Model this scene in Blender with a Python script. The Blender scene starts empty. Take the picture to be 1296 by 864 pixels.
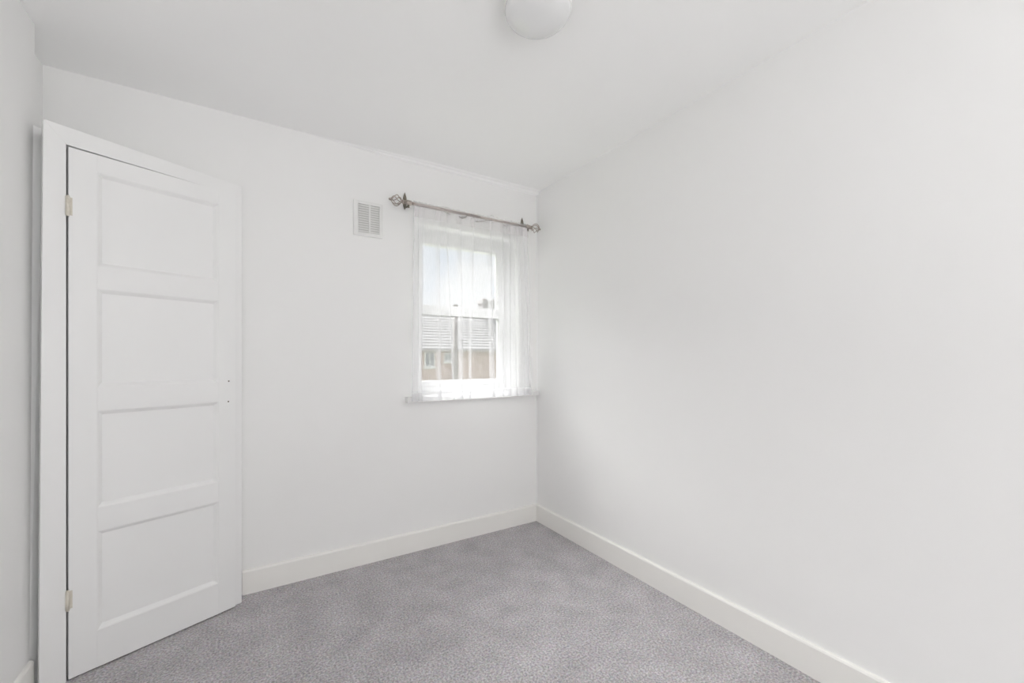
import bpy, bmesh, math, random
from mathutils import Vector, Matrix
random.seed(7)
scene = bpy.context.scene
C = scene.collection

# ------------------------------------------------------------------ camera
# axes: X along the window wall (to the right), Y towards the window wall, Z up
FPX, YAW, HORIZON, EYE = 526.68, 0.560964, 453.42, 1.20
cam_d = bpy.data.cameras.new('camera')
cam = bpy.data.objects.new('camera', cam_d)
C.objects.link(cam)
cam.location = (0, 0, EYE)
cam.rotation_euler = (math.pi / 2, 0, -YAW)
cam_d.sensor_width = 36.0
cam_d.lens = 36.0 * FPX / 1296
cam_d.shift_y = (HORIZON - 432) / 1296
cam_d.clip_start = 0.02
scene.camera = cam

# ------------------------------------------------------------------ sky
SKY = 0.60
world = bpy.data.worlds.new('overcast_sky')
scene.world = world
world.use_nodes = True
nt = world.node_tree
nt.nodes.clear()
wo = nt.nodes.new('ShaderNodeOutputWorld')
bg = nt.nodes.new('ShaderNodeBackground')
tc = nt.nodes.new('ShaderNodeTexCoord')
nz = nt.nodes.new('ShaderNodeTexNoise')
nz.inputs['Scale'].default_value = 14.0
nz.inputs['Detail'].default_value = 6.0
rp = nt.nodes.new('ShaderNodeValToRGB')
rp.color_ramp.elements[0].position = 0.36
rp.color_ramp.elements[0].color = (0.76, 0.82, 0.90, 1)
rp.color_ramp.elements[1].position = 0.58
rp.color_ramp.elements[1].color = (1.0, 1.0, 1.0, 1)
nt.links.new(tc.outputs['Generated'], nz.inputs['Vector'])
nt.links.new(nz.outputs['Fac'], rp.inputs['Fac'])
nt.links.new(rp.outputs['Color'], bg.inputs['Color'])
bg.inputs['Strength'].default_value = SKY
nt.links.new(bg.outputs['Background'], wo.inputs['Surface'])

# hazy sun on the window side, spread wide by thin cloud
sun_d = bpy.data.lights.new('hazy_sun', 'SUN')
sun_d.energy = 9.0
sun_d.angle = math.radians(50)
sun_d.color = (1.0, 0.99, 0.975)
sun = bpy.data.objects.new('hazy_sun', sun_d)
C.objects.link(sun)
sun.rotation_euler = Vector((0.16, -1.0, -0.95)).to_track_quat('-Z', 'Y').to_euler()

# added soft fill, no lamp there: lights the room off the ceiling behind the camera
VR = -3.0                               # rear wall behind the camera
up_d = bpy.data.lights.new('fill_light', 'AREA')
up_d.shape = 'DISK'
up_d.size = 1.0
up_d.energy = 29.0
up_d.color = (0.985, 0.99, 1.0)
up = bpy.data.objects.new('fill_light', up_d)
C.objects.link(up)
up.location = (0.60, -2.20, 0.60)
up.rotation_euler = Vector((-0.55, 0.00, 1.0)).to_track_quat('-Z', 'Y').to_euler()

# ------------------------------------------------------------------ exposure and light paths
vs = scene.view_settings
vs.view_transform = 'Standard'
vs.look = 'None'
vs.gamma = 1.0
vs.use_curve_mapping = False
vs.exposure = 0.90
scene.cycles.max_bounces = 24
scene.cycles.diffuse_bounces = 12
scene.cycles.transparent_max_bounces = 48
scene.cycles.sample_clamp_indirect = 6.0
scene.cycles.caustics_reflective = False
scene.cycles.caustics_refractive = False

# ------------------------------------------------------------------ room sizes (metres)
UR, VW, H = 1.803, 2.524, 2.43          # right wall, window wall, ceiling height
UL_BOT, UL_TOP = -0.668, -0.673         # left wall


def px(x, y, v):
    """point on the plane Y = v seen at photo pixel (x, y)"""
    X = (x - 648) / FPX
    c, s = math.cos(YAW), math.sin(YAW)
    d = Vector((X * c + s, -X * s + c, -(y - HORIZON) / FPX))
    return d * (v / d.y) + Vector((0, 0, EYE))


# ------------------------------------------------------------------ materials
def mat(name, color, rough=0.6, spec=0.3, metal=0.0, noise=None, bump=None):
    """noise = (scale, other colour, amount); bump = (scale, strength, distance)"""
    m = bpy.data.materials.new(name)
    m.use_nodes = True
    n = m.node_tree
    b = n.nodes['Principled BSDF']
    b.inputs['Base Color'].default_value = (*color, 1)
    b.inputs['Roughness'].default_value = rough
    b.inputs['Specular IOR Level'].default_value = spec
    b.inputs['Metallic'].default_value = metal
    if noise or bump:
        t = n.nodes.new('ShaderNodeTexCoord')
    if noise:
        a = n.nodes.new('ShaderNodeTexNoise')
        a.inputs['Scale'].default_value = noise[0]
        a.inputs['Detail'].default_value = 5
        r = n.nodes.new('ShaderNodeValToRGB')
        r.color_ramp.elements[0].position = 0.5 - noise[2]
        r.color_ramp.elements[0].color = (*noise[1], 1)
        r.color_ramp.elements[1].position = 0.5 + noise[2]
        r.color_ramp.elements[1].color = (*color, 1)
        n.links.new(t.outputs['Object'], a.inputs['Vector'])
        n.links.new(a.outputs['Fac'], r.inputs['Fac'])
        n.links.new(r.outputs['Color'], b.inputs['Base Color'])
    if bump:
        a2 = n.nodes.new('ShaderNodeTexNoise')
        a2.inputs['Scale'].default_value = bump[0]
        a2.inputs['Detail'].default_value = 4
        bp = n.nodes.new('ShaderNodeBump')
        bp.inputs['Strength'].default_value = bump[1]
        bp.inputs['Distance'].default_value = bump[2]
        n.links.new(t.outputs['Object'], a2.inputs['Vector'])
        n.links.new(a2.outputs['Fac'], bp.inputs['Height'])
        n.links.new(bp.outputs['Normal'], b.inputs['Normal'])
    return m


M = {}
M['wall'] = mat('white_emulsion', (0.862, 0.861, 0.855), 0.75, 0.2, noise=(1.6, (0.85, 0.848, 0.84), 0.25), bump=(9, 0.10, 0.006))
M['ceiling'] = mat('ceiling_emulsion', (0.92, 0.92, 0.917), 0.8, 0.15, bump=(6, 0.10, 0.006))
M['gloss'] = mat('white_gloss_paint', (0.84, 0.84, 0.835), 0.38, 0.4, bump=(14, 0.05, 0.002))
M['skirting'] = mat('cream_white_paint', (0.86, 0.85, 0.82), 0.4, 0.4, bump=(14, 0.05, 0.002))
M['upvc'] = mat('white_window_plastic', (0.78, 0.78, 0.785), 0.3, 0.45, noise=(3, (0.76, 0.76, 0.765), 0.2))
M['vent'] = mat('vent_plastic', (0.80, 0.80, 0.785), 0.4, 0.35, noise=(8, (0.78, 0.78, 0.765), 0.2))
M['vent_back'] = mat('vent_duct', (0.62, 0.62, 0.60), 0.8, 0.1, noise=(20, (0.58, 0.58, 0.56), 0.2))
M['hinge'] = mat('cream_painted_metal', (0.72, 0.68, 0.60), 0.45, 0.4, noise=(60, (0.62, 0.58, 0.50), 0.2))
M['hole'] = mat('bare_timber_hole', (0.20, 0.18, 0.15), 0.9, 0.1, noise=(90, (0.12, 0.11, 0.09), 0.2))
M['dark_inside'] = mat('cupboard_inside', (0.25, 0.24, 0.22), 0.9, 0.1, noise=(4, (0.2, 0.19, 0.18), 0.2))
M['brass'] = mat('antique_nickel', (0.52, 0.46, 0.42), 0.34, 0.5, 0.85, noise=(70, (0.40, 0.35, 0.31), 0.2))
M['bracket'] = mat('tarnished_bracket', (0.24, 0.22, 0.18), 0.45, 0.5, 0.7, noise=(60, (0.17, 0.15, 0.12), 0.2))
M['hook'] = mat('wire_hook_metal', (0.30, 0.28, 0.27), 0.4, 0.5, 0.6, noise=(70, (0.22, 0.2, 0.2), 0.2))
M['lamp_base'] = mat('lamp_base_plastic', (0.80, 0.80, 0.78), 0.35, 0.4, noise=(5, (0.78, 0.78, 0.76), 0.2))
M['tile_roof'] = mat('grey_slate', (0.43, 0.42, 0.415), 0.8, 0.2, noise=(1.5, (0.36, 0.35, 0.345), 0.2))
M['house_white'] = mat('house_white_paint', (0.80, 0.80, 0.80), 0.5, 0.3, noise=(2, (0.74, 0.74, 0.74), 0.2))
M['pot'] = mat('chimney_pot_clay', (0.42, 0.34, 0.30), 0.8, 0.2, noise=(5, (0.34, 0.27, 0.24), 0.2))
M['render'] = mat('weathered_render', (0.50, 0.48, 0.47), 0.9, 0.1, noise=(2, (0.43, 0.41, 0.40), 0.2))
M['pole'] = mat('weathered_timber', (0.37, 0.34, 0.33), 0.85, 0.1, noise=(3, (0.31, 0.285, 0.275), 0.2))
M['pipe'] = mat('brown_downpipe', (0.16, 0.13, 0.12), 0.6, 0.3, noise=(5, (0.12, 0.1, 0.09), 0.2))
M['house_glass'] = mat('house_window_glass', (0.30, 0.32, 0.34), 0.15, 0.6, noise=(2, (0.22, 0.23, 0.25), 0.2))
M['grass'] = mat('garden_grass', (0.20, 0.26, 0.13), 0.9, 0.1, noise=(0.4, (0.30, 0.30, 0.22), 0.2))


def brick_mat():
    m = bpy.data.materials.new('red_brick')
    m.use_nodes = True
    n = m.node_tree
    b = n.nodes['Principled BSDF']
    b.inputs['Roughness'].default_value = 0.85
    t = n.nodes.new('ShaderNodeTexCoord')
    mp = n.nodes.new('ShaderNodeMapping')
    mp.inputs['Rotation'].default_value = (math.pi / 2, 0, 0)
    k = n.nodes.new('ShaderNodeTexBrick')
    k.inputs['Color1'].default_value = (0.60, 0.42, 0.37, 1)
    k.inputs['Color2'].default_value = (0.66, 0.50, 0.45, 1)
    k.inputs['Mortar'].default_value = (0.62, 0.58, 0.54, 1)
    k.inputs['Scale'].default_value = 2.2
    n.links.new(t.outputs['Object'], mp.inputs['Vector'])
    n.links.new(mp.outputs['Vector'], k.inputs['Vector'])
    n.links.new(k.outputs['Color'], b.inputs['Base Color'])
    return m


M['brick'] = brick_mat()


def carpet_mat():
    m = bpy.data.materials.new('grey_carpet')
    m.use_nodes = True
    n = m.node_tree
    L = n.links
    b = n.nodes['Principled BSDF']
    b.inputs['Roughness'].default_value = 0.95
    b.inputs['Specular IOR Level'].default_value = 0.05
    b.inputs['Sheen Weight'].default_value = 0.15
    t = n.nodes.new('ShaderNodeTexCoord')
    fine = n.nodes.new('ShaderNodeTexNoise')
    fine.inputs['Scale'].default_value = 120
    fine.inputs['Detail'].default_value = 3
    fine.inputs['Roughness'].default_value = 0.7
    r = n.nodes.new('ShaderNodeValToRGB')
    e = r.color_ramp.elements
    e[0].position = 0.30
    e[0].color = (0.235, 0.220, 0.230, 1)
    e[1].position = 0.70
    e[1].color = (0.70, 0.68, 0.695, 1)
    mid = r.color_ramp.elements.new(0.5)
    mid.color = (0.45, 0.43, 0.443, 1)
    big = n.nodes.new('ShaderNodeTexNoise')
    big.inputs['Scale'].default_value = 7
    big.inputs['Detail'].default_value = 5
    mr = n.nodes.new('ShaderNodeMapRange')
    mr.inputs['From Min'].default_value = 0.3
    mr.inputs['From Max'].default_value = 0.7
    mr.inputs['To Min'].default_value = 0.88
    mr.inputs['To Max'].default_value = 1.12
    mx = n.nodes.new('ShaderNodeMix')
    mx.data_type = 'RGBA'
    mx.blend_type = 'MULTIPLY'
    mx.inputs['Factor'].default_value = 1.0
    # fibre flecks of slightly different hue
    vor = n.nodes.new('ShaderNodeTexVoronoi')
    vor.inputs['Scale'].default_value = 150
    hue = n.nodes.new('ShaderNodeMix')
    hue.data_type = 'RGBA'
    hue.blend_type = 'SOFT_LIGHT'
    hue.inputs['Factor'].default_value = 0.10
    bp = n.nodes.new('ShaderNodeBump')
    bp.inputs['Strength'].default_value = 0.7
    bp.inputs['Distance'].default_value = 0.006
    for q in (fine, big, vor):
        L.new(t.outputs['Object'], q.inputs['Vector'])
    L.new(fine.outputs['Fac'], r.inputs['Fac'])
    L.new(r.outputs['Color'], hue.inputs['A'])
    L.new(vor.outputs['Color'], hue.inputs['B'])
    L.new(big.outputs['Fac'], mr.inputs['Value'])
    L.new(hue.outputs['Result'], mx.inputs['A'])
    L.new(mr.outputs['Result'], mx.inputs['B'])
    L.new(mx.outputs['Result'], b.inputs['Base Color'])
    L.new(fine.outputs['Fac'], bp.inputs['Height'])
    L.new(bp.outputs['Normal'], b.inputs['Normal'])
    return m


M['carpet'] = carpet_mat()


def sheer_mat(name, alpha, color=(0.90, 0.90, 0.91)):
    m = bpy.data.materials.new(name)
    m.use_nodes = True
    n = m.node_tree
    n.nodes.clear()
    L = n.links
    o = n.nodes.new('ShaderNodeOutputMaterial')
    tr = n.nodes.new('ShaderNodeBsdfTransparent')
    di = n.nodes.new('ShaderNodeBsdfDiffuse')
    tl = n.nodes.new('ShaderNodeBsdfTranslucent')
    di.inputs['Color'].default_value = (*color, 1)
    tl.inputs['Color'].default_value = (*color, 1)
    m1 = n.nodes.new('ShaderNodeMixShader')
    m1.inputs[0].default_value = 0.05
    m2 = n.nodes.new('ShaderNodeMixShader')
    t = n.nodes.new('ShaderNodeTexCoord')
    mp = n.nodes.new('ShaderNodeMapping')
    mp.inputs['Scale'].default_value = (420, 420, 25)
    nz = n.nodes.new('ShaderNodeTexNoise')
    nz.inputs['Scale'].default_value = 1.0
    mr = n.nodes.new('ShaderNodeMapRange')
    mr.inputs['From Min'].default_value = 0.3
    mr.inputs['From Max'].default_value = 0.7
    mr.inputs['To Min'].default_value = alpha - 0.015
    mr.inputs['To Max'].default_value = alpha + 0.015
    L.new(t.outputs['Object'], mp.inputs['Vector'])
    L.new(mp.outputs['Vector'], nz.inputs['Vector'])
    L.new(nz.outputs['Fac'], mr.inputs['Value'])
    L.new(mr.outputs['Result'], m2.inputs[0])
    L.new(di.outputs[0], m1.inputs[1])
    L.new(tl.outputs[0], m1.inputs[2])
    L.new(tr.outputs[0], m2.inputs[1])
    L.new(m1.outputs[0], m2.inputs[2])
    L.new(m2.outputs[0], o.inputs['Surface'])
    return m


M['voile'] = sheer_mat('white_voile', 0.30)
M['voile_hem'] = sheer_mat('white_voile_hem', 0.45)
M['voile_head'] = sheer_mat('gathered_voile_heading', 0.24, (0.86, 0.83, 0.84))


def glass_mat():
    m = bpy.data.materials.new('clear_pane')
    m.use_nodes = True
    n = m.node_tree
    n.nodes.clear()
    o = n.nodes.new('ShaderNodeOutputMaterial')
    tr = n.nodes.new('ShaderNodeBsdfTransparent')
    tr.inputs['Color'].default_value = (0.97, 0.98, 0.98, 1)
    gl = n.nodes.new('ShaderNodeBsdfGlossy')
    gl.inputs['Roughness'].default_value = 0.02
    mx = n.nodes.new('ShaderNodeMixShader')
    mx.inputs[0].default_value = 0.05
    n.links.new(tr.outputs[0], mx.inputs[1])
    n.links.new(gl.outputs[0], mx.inputs[2])
    n.links.new(mx.outputs[0], o.inputs['Surface'])
    return m


M['glass'] = glass_mat()


def opal_mat():
    m = mat('opal_glass', (0.78, 0.785, 0.785), 0.16, 0.5, noise=(4, (0.765, 0.77, 0.77), 0.2))
    b = m.node_tree.nodes['Principled BSDF']
    b.inputs['Subsurface Weight'].default_value = 0.0
    b.inputs['Coat Weight'].default_value = 0.4
    b.inputs['Coat Roughness'].default_value = 0.08
    return m


M['opal'] = opal_mat()


# ------------------------------------------------------------------ mesh helpers
class MB:
    def __init__(self):
        self.v, self.f = [], []

    def face_set(self, vs_, fs_):
        o = len(self.v)
        self.v += [tuple(p) for p in vs_]
        self.f += [tuple(i + o for i in q) for q in fs_]
        return self

    def box(self, x0, x1, y0, y1, z0, z1):
        return self.hexa([(x0, y0, z0), (x1, y0, z0), (x1, y1, z0), (x0, y1, z0),
                          (x0, y0, z1), (x1, y0, z1), (x1, y1, z1), (x0, y1, z1)])

    def hexa(self, p):
        return self.face_set(p, [(0, 3, 2, 1), (4, 5, 6, 7), (0, 1, 5, 4), (1, 2, 6, 5), (2, 3, 7, 6), (3, 0, 4, 7)])

    def prism(self, poly, axis_pts):
        """poly: list of 3D points of one end; axis_pts: offset vector to the other end"""
        n = len(poly)
        o = Vector(axis_pts)
        vs_ = [Vector(p) for p in poly] + [Vector(p) + o for p in poly]
        fs_ = [tuple(reversed(range(n))), tuple(range(n, 2 * n))]
        fs_ += [(i, (i + 1) % n, n + (i + 1) % n, n + i) for i in range(n)]
        return self.face_set(vs_, fs_)

    def tube(self, pts, r, n=8, closed=False, cap=True):
        pts = [Vector(p) for p in pts]
        N = len(pts)
        rs = r if isinstance(r, (list, tuple)) else [r] * N
        vs_, fs_ = [], []
        ref = None
        for i, p in enumerate(pts):
            a = pts[(i - 1) % N] if closed or i > 0 else p
            b = pts[(i + 1) % N] if closed or i < N - 1 else p
            d = (b - a).normalized()
            if ref is None:
                ref = d.orthogonal().normalized()
            ref = (ref - d * ref.dot(d)).normalized()
            s = d.cross(ref)
            for k in range(n):
                t = 2 * math.pi * k / n
                vs_.append(p + (ref * math.cos(t) + s * math.sin(t)) * rs[i])
        m = N if closed else N - 1
        for i in range(m):
            for k in range(n):
                j = (i + 1) % N
                fs_.append((i * n + k, i * n + (k + 1) % n, j * n + (k + 1) % n, j * n + k))
        if cap and not closed:
            fs_.append(tuple(reversed(range(n))))
            fs_.append(tuple(range((N - 1) * n, N * n)))
        return self.face_set(vs_, fs_)

    def lathe(self, prof, n=48, origin=(0, 0, 0), axis='Z'):
        """prof: list of (radius, height)"""
        O = Vector(origin)
        vs_, fs_ = [], []
        for r, h in prof:
            for k in range(n):
                t = 2 * math.pi * k / n
                a, b = r * math.cos(t), r * math.sin(t)
                q = Vector((a, b, h)) if axis == 'Z' else Vector((h, a, b))
                vs_.append(O + q)
        for i in range(len(prof) - 1):
            for k in range(n):
                fs_.append((i * n + k, i * n + (k + 1) % n, (i + 1) * n + (k + 1) % n, (i + 1) * n + k))
        fs_.append(tuple(reversed(range(n))))
        fs_.append(tuple(range((len(prof) - 1) * n, len(prof) * n)))
        return self.face_set(vs_, fs_)

    def mesh(self, name, bevel=0.0, smooth=False, segs=2):
        bm = bmesh.new()
        vv = [bm.verts.new(p) for p in self.v]
        for q in self.f:
            try:
                bm.faces.new([vv[i] for i in q])
            except ValueError:
                pass
        bm.normal_update()
        bmesh.ops.recalc_face_normals(bm, faces=bm.faces)
        if bevel:
            es = [e for e in bm.edges if len(e.link_faces) == 2 and e.calc_face_angle(0) > 0.6]
            bmesh.ops.bevel(bm, geom=es, offset=bevel, segments=segs, profile=0.6, affect='EDGES', clamp_overlap=True)
        me = bpy.data.meshes.new(name)
        bm.to_mesh(me)
        bm.free()
        if smooth:
            me.polygons.foreach_set('use_smooth', [True] * len(me.polygons))
        return me

    def build(self, name, m, parent=None, bevel=0.0, smooth=False, segs=2):
        return link(name, self.mesh(name, bevel, smooth, segs), m, parent)


def link(name, me, m=None, parent=None):
    if m and not me.materials:
        me.materials.append(m)
    o = bpy.data.objects.new(name, me)
    C.objects.link(o)
    if parent:
        o.parent = parent
    return o


def empty(name, loc=(0, 0, 0), rz=0.0):
    o = bpy.data.objects.new(name, None)
    C.objects.link(o)
    o.location = loc
    o.rotation_euler.z = rz
    o.empty_display_size = 0.1
    return o


def tag(o, label=None, cat=None, group=None, kind=None):
    if label: o['label'] = label
    if cat: o['category'] = cat
    if group: o['group'] = group
    if kind: o['kind'] = kind
    return o


def struct(o, label, cat):
    return tag(o, label, cat, kind='structure')


# ------------------------------------------------------------------ room shell
WT = 0.14                                   # depth of the window reveal
OP_U0, OP_U1, OP_Z0, OP_Z1 = 0.884, 1.642, 0.950, 2.052   # window opening
XL = -0.95

struct(MB().box(XL, UR + .12, VR - .12, VW + .30, -.12, 0).build('floor', M['carpet']),
       'grey carpet with fine lilac fleck covering the floor', 'floor')
struct(MB().box(XL, UR + .12, VR - .12, VW + .30, H, H + .12).build('ceiling', M['ceiling']),
       'plain white painted ceiling', 'ceiling')

w = MB()                                    # window wall with its opening
y0, y1 = VW, VW + WT + .14
w.box(XL, OP_U0, y0, y1, 0, H)
w.box(OP_U1, UR + .12, y0, y1, 0, H)
w.box(OP_U0, OP_U1, y0, y1, 0, OP_Z0)
w.box(OP_U0, OP_U1, y0, y1, OP_Z1, H)
struct(w.build('wall_back', M['wall']), 'white painted wall with the small window and air vent', 'wall')
struct(MB().box(UR, UR + .12, VR - .12, VW, 0, H).build('wall_right', M['wall']),
       'long blank white painted wall beside the window', 'wall')
# left wall: ends at a corner short of the window wall, then steps back
ve_b, ve_t = 2.178, 2.232
struct(MB().hexa([(XL, VR - .12, 0), (UL_BOT, VR - .12, 0), (UL_BOT, ve_b, 0), (XL, ve_b, 0),
                  (XL, VR - .12, H), (UL_TOP, VR - .12, H), (UL_TOP, ve_t, H), (XL, ve_t, H)]
                 ).build('wall_left', M['wall']),
       'white painted wall ending beside the cupboard door casing', 'wall')
struct(MB().box(XL, -0.738, ve_b - .1, VW, 0, H).build('wall_recess', M['wall']),
       'narrow set-back strip of white wall behind the cupboard casing', 'wall')
struct(MB().box(XL, UR, VR - .12, VR, 0, H).build('wall_front', M['wall']), 'plain white painted rear wall', 'wall')

# skirting boards: flat board with a rounded top edge
SK, ST = 0.122, 0.016


def skirting_profile(t=ST, h=SK):
    return [(0, 0), (t, 0), (t, h - .008), (t - .003, h - .002), (t - .007, h), (0, h)]


pf = skirting_profile()
b = MB().prism([(0.0, VW - a, z) for a, z in pf], (UR, 0, 0))
b.v = [(-.036 if abs(p[0]) < 1e-6 else p[0], p[1], p[2]) for p in b.v]
struct(b.build('baseboard_back', M['skirting']), 'cream white skirting board under the window', 'baseboard')
b = MB().prism([(UR - a, VR, z) for a, z in pf], (0, VW - ST - VR, 0))
struct(b.build('baseboard_right', M['skirting']), 'cream white skirting board along the long blank wall', 'baseboard')
b = MB().prism([(UL_BOT - .004 + a, VR, z) for a, z in pf], (0, 2.172 - VR, 0))
struct(b.build('baseboard_left', M['skirting']), 'cream white skirting board ending at the cupboard casing', 'baseboard')
# shallow plaster ridge where ceiling meets the window wall
def ridge(u, k):
    return [(u, VW, H), (u, VW - .055 * k, H), (u, VW - .048 * k, H - .006 * k), (u, VW - .028 * k, H - .008 * k), (u, VW - .020 * k, H - .018 * k), (u, VW, H - .024 * k)]


t = MB()
ra, rb = ridge(0.30, .12), ridge(0.95, .9)
rc = ridge(UR, 1.0)
t.face_set(ra + rb + rc, [tuple(range(6)), tuple(reversed(range(12, 18)))] +
           [(k * 6 + i, k * 6 + (i + 1) % 6, k * 6 + 6 + (i + 1) % 6, k * 6 + 6 + i) for k in range(2) for i in range(6)])
struct(t.build('trim_1', M['ceiling']), 'thin plaster moulding between ceiling and window wall', 'trim')

# ------------------------------------------------------------------ cupboard door with its casing
C0 = Vector((-0.573, 2.187, 0))
A_CAS, A_DOOR = math.radians(25.44), math.radians(23.21)
dr = empty('door_1', C0, A_CAS)             # local x along the casing face, y into the cupboard
struct(dr, 'white four-panel cupboard door standing slightly ajar in its casing', 'door')
G = M['gloss']
CT = 0.022                                  # casing thickness
DH, DW = 1.987, 0.558
IX0, IX1, IZ = -0.006, 0.564, 1.993         # opening in the casing
# posts and head of the casing (left post widens slightly towards the floor)
MB().hexa([(-.074, 0, 0), (IX0, 0, 0), (IX0, CT, 0), (-.074, CT, 0),
           (-.063, 0, 2.060), (IX0, 0, IZ), (IX0, CT, IZ), (-.063, CT, 2.060)]).build('casing_post', G, dr, .0008)
MB().hexa([(IX1, 0, 0), (.594, 0, 0), (.594, CT, 0), (IX1, CT, 0),
           (IX1, 0, IZ), (.594, 0, 2.046), (.594, CT, 2.046), (IX1, CT, IZ)]).build('casing_post', G, dr, .0008)
MB().hexa([(IX0, 0, IZ), (IX1, 0, IZ), (IX1, CT, IZ), (IX0, CT, IZ),
           (-.063, 0, 2.060), (.594, 0, 2.046), (.594, CT, 2.046), (-.063, CT, 2.060)]).build('casing_head', G, dr, .0008)
# jamb linings behind the casing and the closed box behind
MB().box(IX0 - .02, IX0, CT, .09, 0, IZ).build('jamb', G, dr)
MB().box(IX1, IX1 + .02, CT, .055, 0, IZ).build('jamb', G, dr)
MB().box(IX0, IX1, CT, .055, IZ, IZ + .018).build('jamb', G, dr)
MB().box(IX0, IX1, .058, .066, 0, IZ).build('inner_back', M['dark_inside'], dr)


def world_to_casing(p):
    q = Matrix.Rotation(-A_CAS, 3, 'Z') @ (Vector(p) - C0)
    return q


# end board that closes the box against the window wall, and its triangular top
p0 = world_to_casing((-.0385, 2.4435, 0))
a0 = [world_to_casing(q) for q in ((-.058, VW - .001, 0), (-.0385, VW - .001, 0))]
e = MB()
q0 = Vector((.572, CT, 0)); q1 = Vector((.594, CT, 0))
e.hexa([q0, q1, a0[1], a0[0]] + [p + Vector((0, 0, 2.044)) for p in (q0, q1, a0[1], a0[0])])
e.build('end_board', G, dr)
t3 = [Vector((-.055, CT, 2.030)), Vector((.572, CT, 2.030))] + [world_to_casing(q) for q in ((-.06, VW - .001, 2.030), (-.70, VW - .001, 2.030))]
for k in (2, 3): t3[k].z = 2.030
MB().prism(t3, (0, 0, .014)).build('top_board', G, dr)
# filler strip between casing and the end of the left wall
MB().hexa([(-.094, .026, 0), (-.066, .050, 0), (-.066, .065, 0), (-.094, .041, 0),
           (-.082, .066, 2.052), (-.050, .085, 2.052), (-.050, .10, 2.052), (-.082, .081, 2.052)]).build('filler_strip', G, dr)

# door leaf, hinged at the casing and standing a couple of centimetres open
rot = Matrix.Rotation(A_DOOR - A_CAS, 4, 'Z')


def leaf(mb, name, m, bevel=0.0, parent=dr, smooth=False):
    me = mb.mesh(name, bevel, smooth)
    me.transform(rot)
    return link(name, me, m, parent)


PX0, PX1 = 0.077, 0.486
PZ = [(0.148, 0.531), (0.622, 0.997), (1.088, 1.470), (1.556, 1.921)]
TH = 0.035
ZB = 0.006
leaf(MB().box(0, PX0, 0, TH, ZB, DH), 'stile', G, .0015)
leaf(MB().box(PX1, DW, 0, TH, ZB, DH), 'stile', G, .0015)
rails = [(ZB, PZ[0][0])] + [(PZ[i][1], PZ[i + 1][0]) for i in range(3)] + [(PZ[3][1], DH)]
for z0, z1 in rails:
    leaf(MB().box(PX0, PX1, 0.0002, TH, z0, z1), 'rail', G)
for z0, z1 in PZ:
    m_, d_ = 0.016, 0.014                   # sloped moulding, then the flat field
    ring = []
    for (i, dd) in ((0, 0.0012), (0.004, 0.003), (m_, d_)):
        ring += [(PX0 + i, dd, z0 + i), (PX1 - i, dd, z0 + i), (PX1 - i, dd, z1 - i), (PX0 + i, dd, z1 - i)]
    fs_ = []
    for k in range(2):
        for j in range(4):
            fs_.append((4 * k + j, 4 * k + (j + 1) % 4, 4 * k + 4 + (j + 1) % 4, 4 * k + 4 + j))
    fs_.append((8, 9, 10, 11))
    back = [(PX0, TH - .008, z0), (PX1, TH - .008, z0), (PX1, TH - .008, z1), (PX0, TH - .008, z1)]
    o = len(ring)
    fs_ += [(o + 3, o + 2, o + 1, o)] + [(j, o + j, o + (j + 1) % 4, (j + 1) % 4) for j in range(4)]
    leaf(MB().face_set(ring + back, fs_), 'panel', G)
for zc in (1.766, 0.302):                   # painted butt hinges: knuckle and two leaves
    hg = leaf(MB().tube([(-.003, -.005, zc - .034), (-.003, -.005, zc + .034)], .0062, 12), 'hinge', M['hinge'], 0, dr, True)
    for k in (-1, 1):
        MB().tube([(-.003, -.005, zc + k * .034), (-.003, -.005, zc + k * .038)], .0048, 10).build('hinge_pin', M['hinge'], hg)
    MB().box(-.003, .010, -.0012, .0005, zc - .033, zc + .033).build('hinge_leaf', M['hinge'], hg)
for x_, z_ in ((.528, 1.092), (.526, 0.995)):    # holes left by a removed catch
    leaf(MB().lathe([(.0036, -.0006), (.0036, .0004), (.0022, .0004)], 12), 'screw_hole', M['hole'])
    ob = [q for q in dr.children if q.name.startswith('screw_hole')][-1]
    ob.data.transform(rot.inverted())
    ob.data.transform(Matrix.Rotation(math.pi / 2, 4, 'X'))
    ob.data.transform(Matrix.Translation((x_, 0, z_)))
    ob.data.transform(rot)

# ------------------------------------------------------------------ window
W = M['upvc']
FV = VW + .105                              # room-side face of the frame
win = empty('window_1', (0, 0, 0))
struct(win, 'small white-framed two-light window in a plaster reveal', 'window')
FD = 0.06
# glass edges measured on the frame plane
GU0, GU1 = 0.948, 1.524
UZ0, UZ1 = 1.556, 1.953                     # upper light
LZ0, LZ1 = 1.050, 1.490                     # lower light
LU1 = 1.546
MB().box(OP_U0, .925, FV, FV + FD, OP_Z0, OP_Z1).build('frame_post', W, win, .004)
MB().box(1.575, OP_U1, FV, FV + FD, OP_Z0, OP_Z1).build('frame_post', W, win, .004)
MB().box(.925, 1.575, FV, FV + FD, 2.000, OP_Z1).build('frame_head', W, win, .004)
MB().box(.925, 1.575, FV, FV + FD, OP_Z0, 1.012).build('frame_foot', W, win, .004)
MB().box(.925, 1.575, FV, FV + FD, 1.490, 1.520).build('transom', W, win, .003)


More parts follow.
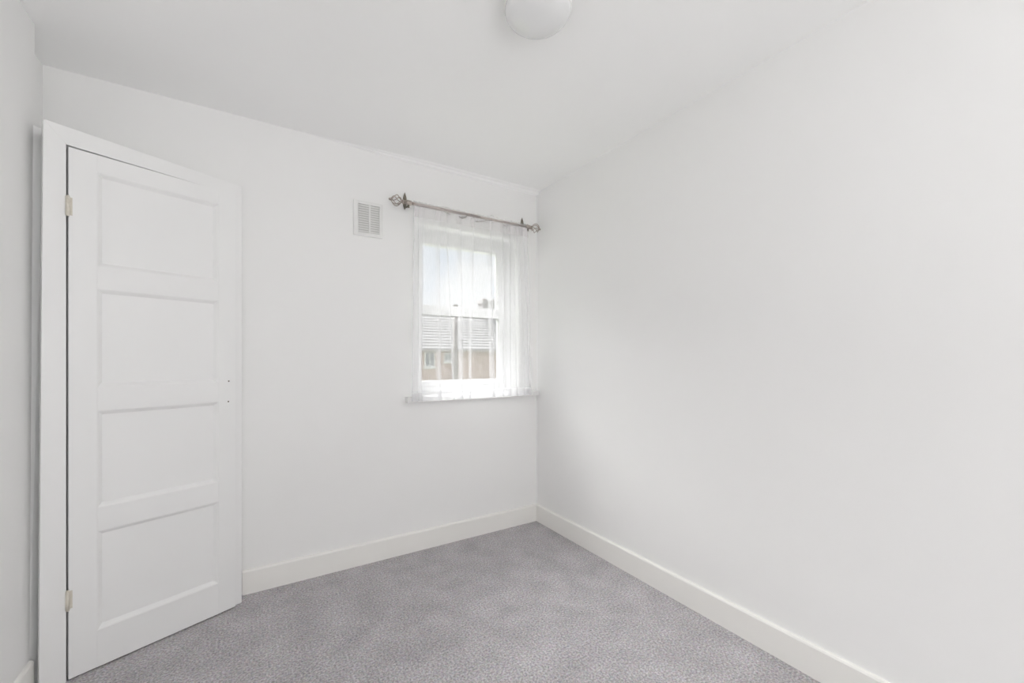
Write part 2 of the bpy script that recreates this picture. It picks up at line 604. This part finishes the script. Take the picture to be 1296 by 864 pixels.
def sash(u0, u1, z0, z1, g, fv, name='sash'):
    """four mitred bars round glass g=(u0,u1,z0,z1), sharing one sash part"""
    s = empty(name); s.parent = win
    for (a, b_, c, d) in ((u0, g[0], z0, z1), (g[1], u1, z0, z1)):
        MB().box(a, b_, fv, fv + .05, c, d).build('sash_stile', W, s, .004)
    for (c, d) in ((z0, g[2]), (g[3], z1)):
        MB().box(g[0], g[1], fv, fv + .05, c, d).build('sash_rail', W, s, .004)
    MB().box(g[0] - .002, g[1] + .002, fv + .022, fv + .028, g[2] - .002, g[3] + .002).build('pane', M['glass'], s)
    for (a, b_, c, d) in ((g[0] - .001, g[0] + .004, g[2], g[3]), (g[1] - .004, g[1] + .001, g[2], g[3])):
        MB().box(a, b_, fv + .016, fv + .022, c, d).build('glazing_bead', M['vent_back'], s)
    return s


sash(.920, 1.580, 1.500, 2.005, (GU0, GU1, UZ0, UZ1), FV - .012)
sash(.926, 1.574, 1.013, 1.519, (GU0, LU1, LZ0, LZ1), FV + .004)
# stay fastener on the bottom rail of the window
hn = MB().box(1.215, 1.235, FV - .010, FV - .001, 1.018, 1.034).build('fastener', W, win, .002)
MB().box(1.222, 1.300, FV - .017, FV - .010, 1.022, 1.031).build('fastener_lever', W, hn, .002)

# sill board
sill = MB()
sill.box(OP_U0 + .001, OP_U1 - .001, VW - .001, FV, .951, .9625)
sill.box(.806, UR - .012, VW - .050, VW - .0005, .930, .9625)
struct(sill.build('window_sill', G, None, .004), 'white painted window sill below the sheer curtain', 'sill')

# ------------------------------------------------------------------ air vent
VU0, VU1, VZ0, VZ1 = 0.502, 0.669, 1.914, 2.118
vent = empty('air_vent', (VU0, VW, VZ0))
tag(vent, 'square white plastic louvred air vent on wall left of curtain rod', 'vent')
vw_, vh_ = VU1 - VU0, VZ1 - VZ0
Q = M['vent']
fr = 0.026
gx0, gx1, gz0, gz1 = 0.027, vw_ - .020, 0.022, vh_ - .020
MB().box(0, gx0, -.012, 0, 0, vh_).build('frame_side', Q, vent, .004)
MB().box(gx1, vw_, -.012, 0, 0, vh_).build('frame_side', Q, vent, .004)
MB().box(gx0 - .002, gx1 + .002, -.012, 0, 0, gz0).build('frame_bar', Q, vent, .003)
MB().box(gx0 - .002, gx1 + .002, -.012, 0, gz1, vh_).build('frame_bar', Q, vent, .003)
gm = (gx0 + gx1) / 2 + .004
MB().box(gm - .005, gm + .005, -.012, 0, gz0, gz1).build('centre_bar', Q, vent, .001)
MB().box(gx0, gx1, -.0012, -.0002, gz0, gz1).build('backing', M['vent_back'], vent)
NS = 12
pitch = (gz1 - gz0) / NS
for (a, b_) in ((gx0, gm - .005), (gm + .005, gx1)):
    sm = MB().hexa([(a, -.0100, -.0050), (b_, -.0100, -.0050), (b_, -.003, -.0020), (a, -.003, -.0020),
                    (a, -.0085, .0040), (b_, -.0085, .0040), (b_, -.003, .0050), (a, -.003, .0050)]).mesh('slat')
    for k in range(NS):
        s = link('slat', sm, Q, vent)
        s.location = (0, 0, gz0 + pitch * (k + .5))

# ------------------------------------------------------------------ ceiling light
LP = Vector((0.830, 1.156, H))
lamp = empty('ceiling_light', LP)
tag(lamp, 'round flush white ceiling light with domed opal glass shade', 'ceiling light')
MB().lathe([(.060, 0), (.098, 0), (.101, -.003), (.101, -.036), (.09, -.036)], 64).build('base', M['lamp_base'], lamp, 0, True)
MB().lathe([(.100, -.030), (.1125, -.031), (.1155, -.034), (.1160, -.040), (.1140, -.0445), (.1100, -.0455)], 64).build('rim', M['lamp_base'], lamp, 0, True)
dome = [(.1125, -.0440)]
for k in range(1, 17):
    a = math.pi / 2 * k / 16
    dome.append((.1125 * math.cos(a) ** .9 + .0006, -.0440 - .046 * math.sin(a)))
MB().lathe(dome, 64).build('dome_shade', M['opal'], lamp, 0, True)

# ------------------------------------------------------------------ curtain rod
RV, RZ = VW - .080, 2.134
RU0, RU1 = 0.772, 1.698
rod = empty('curtain_rod', ((RU0 + RU1) / 2, RV, RZ))
tag(rod, 'tarnished metal curtain rod with twisted cage finials above the window', 'curtain rod')
ru0, ru1 = RU0 - rod.location.x, RU1 - rod.location.x
BR = M['brass']
MB().tube([(ru0, 0, 0), (0.05, 0, 0)], .0095, 16).build('outer_pole', BR, rod, 0, True)
MB().tube([(0.045, 0, 0), (ru1, 0, 0)], .0078, 16).build('inner_pole', BR, rod, 0, True)


def finial(x, s):
    """cage of twisted wires; s = -1 points to the left"""
    f = MB().lathe([(.0085, 0), (.0125, .002), (.0125, .007), (.008, .010), (.006, .014)], 20, axis='X')
    f.v = [(x + s * p[0], p[1], p[2]) for p in f.v]
    f = f.build('finial', BR, rod, 0, True)
    L = 0.062
    for k in range(6):
        pts = []
        for i in range(15):
            q = i / 14
            rr = .0045 + .0285 * math.sin(math.pi * q) ** 0.85 * (1.0 - .12 * q)
            a = 2 * math.pi * k / 6 + 1.9 * q
            pts.append((x + s * (.012 + L * q), rr * math.cos(a), rr * math.sin(a)))
        MB().tube(pts, .0026, 6).build('cage_wire', BR, f, 0, True)
    kn = MB().lathe([(.002, L + .008), (.0065, L + .010), (.0080, L + .015), (.0070, L + .021), (.0025, L + .026)], 16, axis='X')
    kn.v = [(x + s * p[0], p[1], p[2]) for p in kn.v]
    kn.build('end_knob', BR, f, 0, True)
    return f


finial(ru0, -1)
finial(ru1 - .006, 1)


def bracket(x):
    K = M['bracket']
    top = VW - RV - .0008
    # leaf-shaped wall plate
    outl = []
    for i in range(13):
        t_ = i / 12
        outl.append((x + .0125 * math.sin(math.pi * min(1, t_ * 1.05)) ** .7 * (1 if t_ < 1 else 0), -.020 + .108 * t_))
    pl = [(a, z) for a, z in outl] + [(2 * x - a, z) for a, z in reversed(outl[1:-1])]
    b_ = MB().prism([(a, top - .005, z) for a, z in pl], (0, .005, 0)).build('bracket', K, rod, .001)
    MB().tube([(x, top - .003, .004), (x, .045, -.012), (x, .020, -.0175), (x, .002, -.015)], [.0065, .006, .006, .0065], 10).build('bracket_arm', K, b_, 0, True)
    ring = [(x - .017, .0115), (x - .014, .0145), (x + .014, .0145), (x + .017, .0115)]
    MB().lathe([(q[1], q[0]) for q in ring], 24, axis='X').build('collar', BR, b_, 0, True)
    MB().tube([(x, 0, -.014), (x, -.002, -.030)], [.0035, .0045], 10).build('thumb_screw', K, b_, 0, True)


bracket(ru0 + .032)
bracket(ru1 - .028)

# ------------------------------------------------------------------ sheer curtain
cu = empty('sheer_curtain', (1.26, RV, 0.94))
tag(cu, 'gathered white sheer voile curtain hanging over the window', 'curtain')
# pleats: (u at top, u at bottom, width at top, width at bottom)
PLEATS = [(0.852, 0.846, .024, .026), (0.891, 0.884, .007, .005), (0.988, 1.000, .030, .024), (1.044, 1.092, .008, .006),
          (1.129, 1.150, .028, .024), (1.228, 1.214, .026, .014), (1.357, 1.380, .030, .026),
          (1.452, 1.456, .020, .022), (1.500, 1.520, .024, .026), (1.540, 1.566, .022, .022),
          (1.582, 1.636, .024, .020), (1.622, 1.664, .018, .014), (1.650, 1.684, .012, .010)]
U0T, U1T, U0B, U1B = 0.836, 1.668, 0.824, 1.700
ZT, ZBOT = RZ - .012, 0.942


def section(q, z, shift=0.0):
    """outline of the cloth at height fraction q (0 top, 1 bottom) as (u, v) points"""
    pts = []
    u0, u1 = U0T + (U0B - U0T) * q, U1T + (U1B - U1T) * q
    keys = [(u0, 0.0)]
    sgn = 1
    for i, (a, b_, wa, wb) in enumerate(PLEATS):
        c = a + (b_ - a) * q + .003 * math.sin(3.1 * q + i * 1.7)
        w_ = wa + (wb - wa) * q
        d_ = .007 + .004 * math.sin(i * 2.3)
        keys += [(c + w_ / 2, -d_), (c + w_ / 2 + .0006, -.2 * d_), (c - w_ / 2 - .0006, .2 * d_), (c - w_ / 2, d_)]
        keys += [(c + w_ * .55 + .002, d_ * .9)]
    keys.append((u1, 0.0))
    # smooth resample
    n = len(keys)
    for i in range(n - 1):
        p0, p1, p2, p3 = keys[max(0, i - 1)], keys[i], keys[i + 1], keys[min(n - 1, i + 2)]
        for k in range(5):
            t_ = k / 5
            f_ = lambda a, b_, c, d: 0.5 * ((2 * b_) + (c - a) * t_ * .8 + (2 * a - 5 * b_ + 4 * c - d) * t_ ** 2 * .8 + (-a + 3 * b_ - 3 * c + d) * t_ ** 3 * .8) if False else b_ + (c - b_) * (3 * t_ ** 2 - 2 * t_ ** 3) * .5 + (c - b_) * t_ * .5
            pts.append((f_(p0[0], p1[0], p2[0], p3[0]), f_(p0[1], p1[1], p2[1], p3[1])))
    pts.append(keys[-1])
    out = []
    for u, v in pts:
        sway = .004 * math.sin(u * 37 + q * 2.0) + .003 * math.sin(u * 91 + 1)
        out.append((u, v * (.55 + .6 * q) + sway * q + shift))
    return out


def cloth(name, m, zs, shift=0.0, parent=cu, wob=0.0):
    rows = []
    for z in zs:
        q = (ZT - z) / (ZT - ZBOT)
        rows.append([(u, RV + v, z + wob * math.sin(u * 22 + .6) + wob * .6 * math.sin(u * 55)) for u, v in section(max(0, q), z, shift)])
    n = len(rows[0])
    vs_ = [p for r_ in rows for p in r_]
    fs_ = [(i * n + k, i * n + k + 1, (i + 1) * n + k + 1, (i + 1) * n + k) for i in range(len(rows) - 1) for k in range(n - 1)]
    loc = Vector(parent.location)
    me = bpy.data.meshes.new(name)
    me.from_pydata([tuple(Vector(p) - loc) for p in vs_], [], fs_)
    me.polygons.foreach_set('use_smooth', [True] * len(me.polygons))
    return link(name, me, m, parent)


zs = [ZT - (ZT - ZBOT) * i / 40 for i in range(41)]
cloth('drape', M['voile'], zs, 0.0)
cloth('hem', M['voile_hem'], [ZBOT + .052, ZBOT + .03, ZBOT + .012, ZBOT - .002], -.0025)
# gathered rod pocket: a loose wrinkled sleeve round the pole
sl = []
NU, NK = 240, 14
for i in range(NU + 1):
    u = U0T - .003 + (U1T - U0T + .006) * i / NU
    wr = .0012 * math.sin(u * 310 + 2 * math.sin(u * 23)) + .0010 * math.sin(u * 173 + 1.3)
    bunch = .0035 * max(0, math.sin(u * 19 + .5)) ** 6 + .009 * math.exp(-((u - 1.372) / .010) ** 2)
    rr = .0135 + wr + bunch
    for k in range(NK):
        a = 2 * math.pi * k / NK
        sl.append((u - 1.26 + .002 * math.sin(k), rr * math.cos(a), RZ - .94 + rr * 1.12 * math.sin(a) + .001))
fs_ = [(i * NK + k, i * NK + (k + 1) % NK, (i + 1) * NK + (k + 1) % NK, (i + 1) * NK + k) for i in range(NU) for k in range(NK)]
me = bpy.data.meshes.new('rod_pocket')
me.from_pydata(sl, [], fs_)
me.polygons.foreach_set('use_smooth', [True] * len(me.polygons))
link('rod_pocket', me, M['voile_head'], cu)
# heading band below the pole, bunched
cloth('heading_band', M['voile_head'], [RZ - .010, RZ - .030, RZ - .052, RZ - .076], -.004)
# loose wire hooks left in the heading tape
HV = RV - .022
base = Vector((1.26, RV, 0.94))
for pts in ([(581, 273.5), (583, 275.5), (585.5, 276.2), (588, 275.6), (590.5, 273.5), (590.8, 271.5)],
            [(566.5, 268.5), (568, 270.5), (570, 271.2), (572, 270)],
            [(602.5, 280.0), (606, 280.6), (610, 280.2), (614, 279.0), (617.5, 278.2)],
            [(637.5, 284.5), (640, 286.0), (642.5, 285.6)]):
    MB().tube([px(a, b_, HV) - base for a, b_ in pts], .0026, 6).build('curtain_hook', M['hook'], cu, 0, True)

# ------------------------------------------------------------------ outside: gardens and a terrace of houses across
GV = 24.0                                   # facade distance
GZ = -2.8
struct(MB().box(-14, 40, VW + 1.5, GV + 9, GZ - .2, GZ).build('garden_ground', M['grass']), 'rough garden ground between the houses', 'ground')


def house(u0, u1, ev, rv, wins, label, shade=None):
    """two-storey terrace house; ev = eaves height, rv = ridge height"""
    h_ = empty('terraced_house', ((u0 + u1) / 2, GV, GZ))
    tag(h_, label, 'house')
    o = Vector(h_.location)

    def P(mb, name, m, parent=h_, bevel=0):
        mb.v = [tuple(Vector(p) - o) for p in mb.v]
        return mb.build(name, m, parent, bevel)
    P(MB().box(u0, u1, GV, GV + 7, GZ, ev), 'wall', M['brick'])
    P(MB().prism([(u0, GV, ev), (u0, GV + 7, ev), (u0, GV + 3.5, rv - .12)], (u1 - u0, 0, 0)), 'gable', M['brick'])
    rf = MB()
    rf.prism([(u0, GV - .35, ev - .05), (u0, GV - .35, ev - .17), (u0, GV + 3.5, rv - .12), (u0, GV + 3.5, rv)], (u1 - u0, 0, 0))
    rf.prism([(u0, GV + 7.35, ev - .05), (u0, GV + 7.35, ev - .17), (u0, GV + 3.5, rv - .12), (u0, GV + 3.5, rv)], (u1 - u0, 0, 0))
    roof = P(rf, 'roof', M['tile_roof'])
    n = 14
    for k in range(n):                      # slate courses stepping down the slope
        t0 = k / n
        ya, za = GV - .35 + 3.85 * t0, ev - .05 + (rv - ev + .05) * t0
        yb, zb = GV - .35 + 3.85 * (t0 + 1 / n), ev - .05 + (rv - ev + .05) * (t0 + 1 / n)
        P(MB().prism([(u0, ya, za + .05), (u0, yb, zb + .012), (u0, yb, zb), (u0, ya, za)], (u1 - u0, 0, 0)), 'slate_course', M['tile_roof'], roof)
    P(MB().tube([(u0, GV + 3.5, rv), (u1, GV + 3.5, rv)], .09, 8), 'ridge_tile', M['pot'], roof)
    P(MB().box(u0, u1, GV - .48, GV - .36, ev - .20, ev - .08), 'gutter', M['render'])
    for (a, b_, c, d) in wins:
        f = P(MB().box(a, b_, GV - .06, GV + .02, c, d), 'window', M['house_white'])
        mu = (a + b_) / 2
        for (p, q) in ((a + .07, mu - .04), (mu + .04, b_ - .07)):
            P(MB().box(p, q, GV - .075, GV - .062, c + .09, d - .09), 'pane', M['house_glass'], f)
        P(MB().box(a - .08, b_ + .08, GV - .14, GV + .01, c - .12, c), 'window_ledge', M['house_white'], f)
    return h_, P


sp = px(577, 442, GV).x                     # party line between the two houses
ev = px(577, 441, GV).z
rv = px(577, 397, GV + 3.5).z
lw0, lw1 = px(537, 443, GV), px(550, 464, GV)
mw0, mw1 = px(562, 446, GV), px(571, 455, GV)
ha, Pa = house(px(430, 440, GV).x, sp, ev, rv,
               [(lw0.x, lw1.x, lw1.z, lw0.z - .1), (mw0.x, mw1.x, mw1.z - .1, mw0.z)],
               'red-brick terraced house with grey roof and white windows beyond the garden')
hb, Pb = house(sp + .02, px(740, 440, GV).x, ev + .02, rv + .02,
               [],
               'brick terraced house with a broad chimney stack on its grey roof')
Pa(MB().tube([(sp - .20, GV - .12, GZ), (sp - .20, GV - .12, ev - .1)], .07, 8), 'downpipe', M['pipe'])
# weathered pole in the gardens in front of the terrace
pt = px(576.5, 388, 21.0)
pole = empty('utility_pole', (pt.x, 21.0, GZ))
tag(pole, 'dark weathered pole rising in front of the terraced houses', 'pole')
MB().tube([(0, 0, 0), (0, 0, pt.z - GZ)], [.16, .11], 12).build('shaft', M['pole'], pole, 0, True)
MB().lathe([(.12, pt.z - GZ), (.15, pt.z - GZ + .03), (.13, pt.z - GZ + .10), (.04, pt.z - GZ + .14)], 12).build('cap', M['pole'], pole, 0, True)

# chimney on the right-hand house
c0, c1 = px(607, 380, GV + 3.5), px(630, 380, GV + 3.5)
ctop = px(607, 380, GV + 3.5).z
st = Pb(MB().box(c0.x + .1, c1.x - .1, GV + 3.1, GV + 3.9, rv - .6, ctop - .25), 'chimney', M['render'])
Pb(MB().box(c0.x, c1.x, GV + 3.0, GV + 4.0, ctop - .25, ctop), 'chimney_cap', M['render'], st)
for k in range(2):
    cx_ = c0.x + (c1.x - c0.x) * (k + .5) / 2
    Pb(MB().lathe([(.22, ctop), (.24, ctop + .03), (.20, ctop + .06), (.19, ctop + .10), (.20, ctop + .12)], 12, (cx_, GV + 3.5, 0)), 'chimney_pot', M['pot'], st)
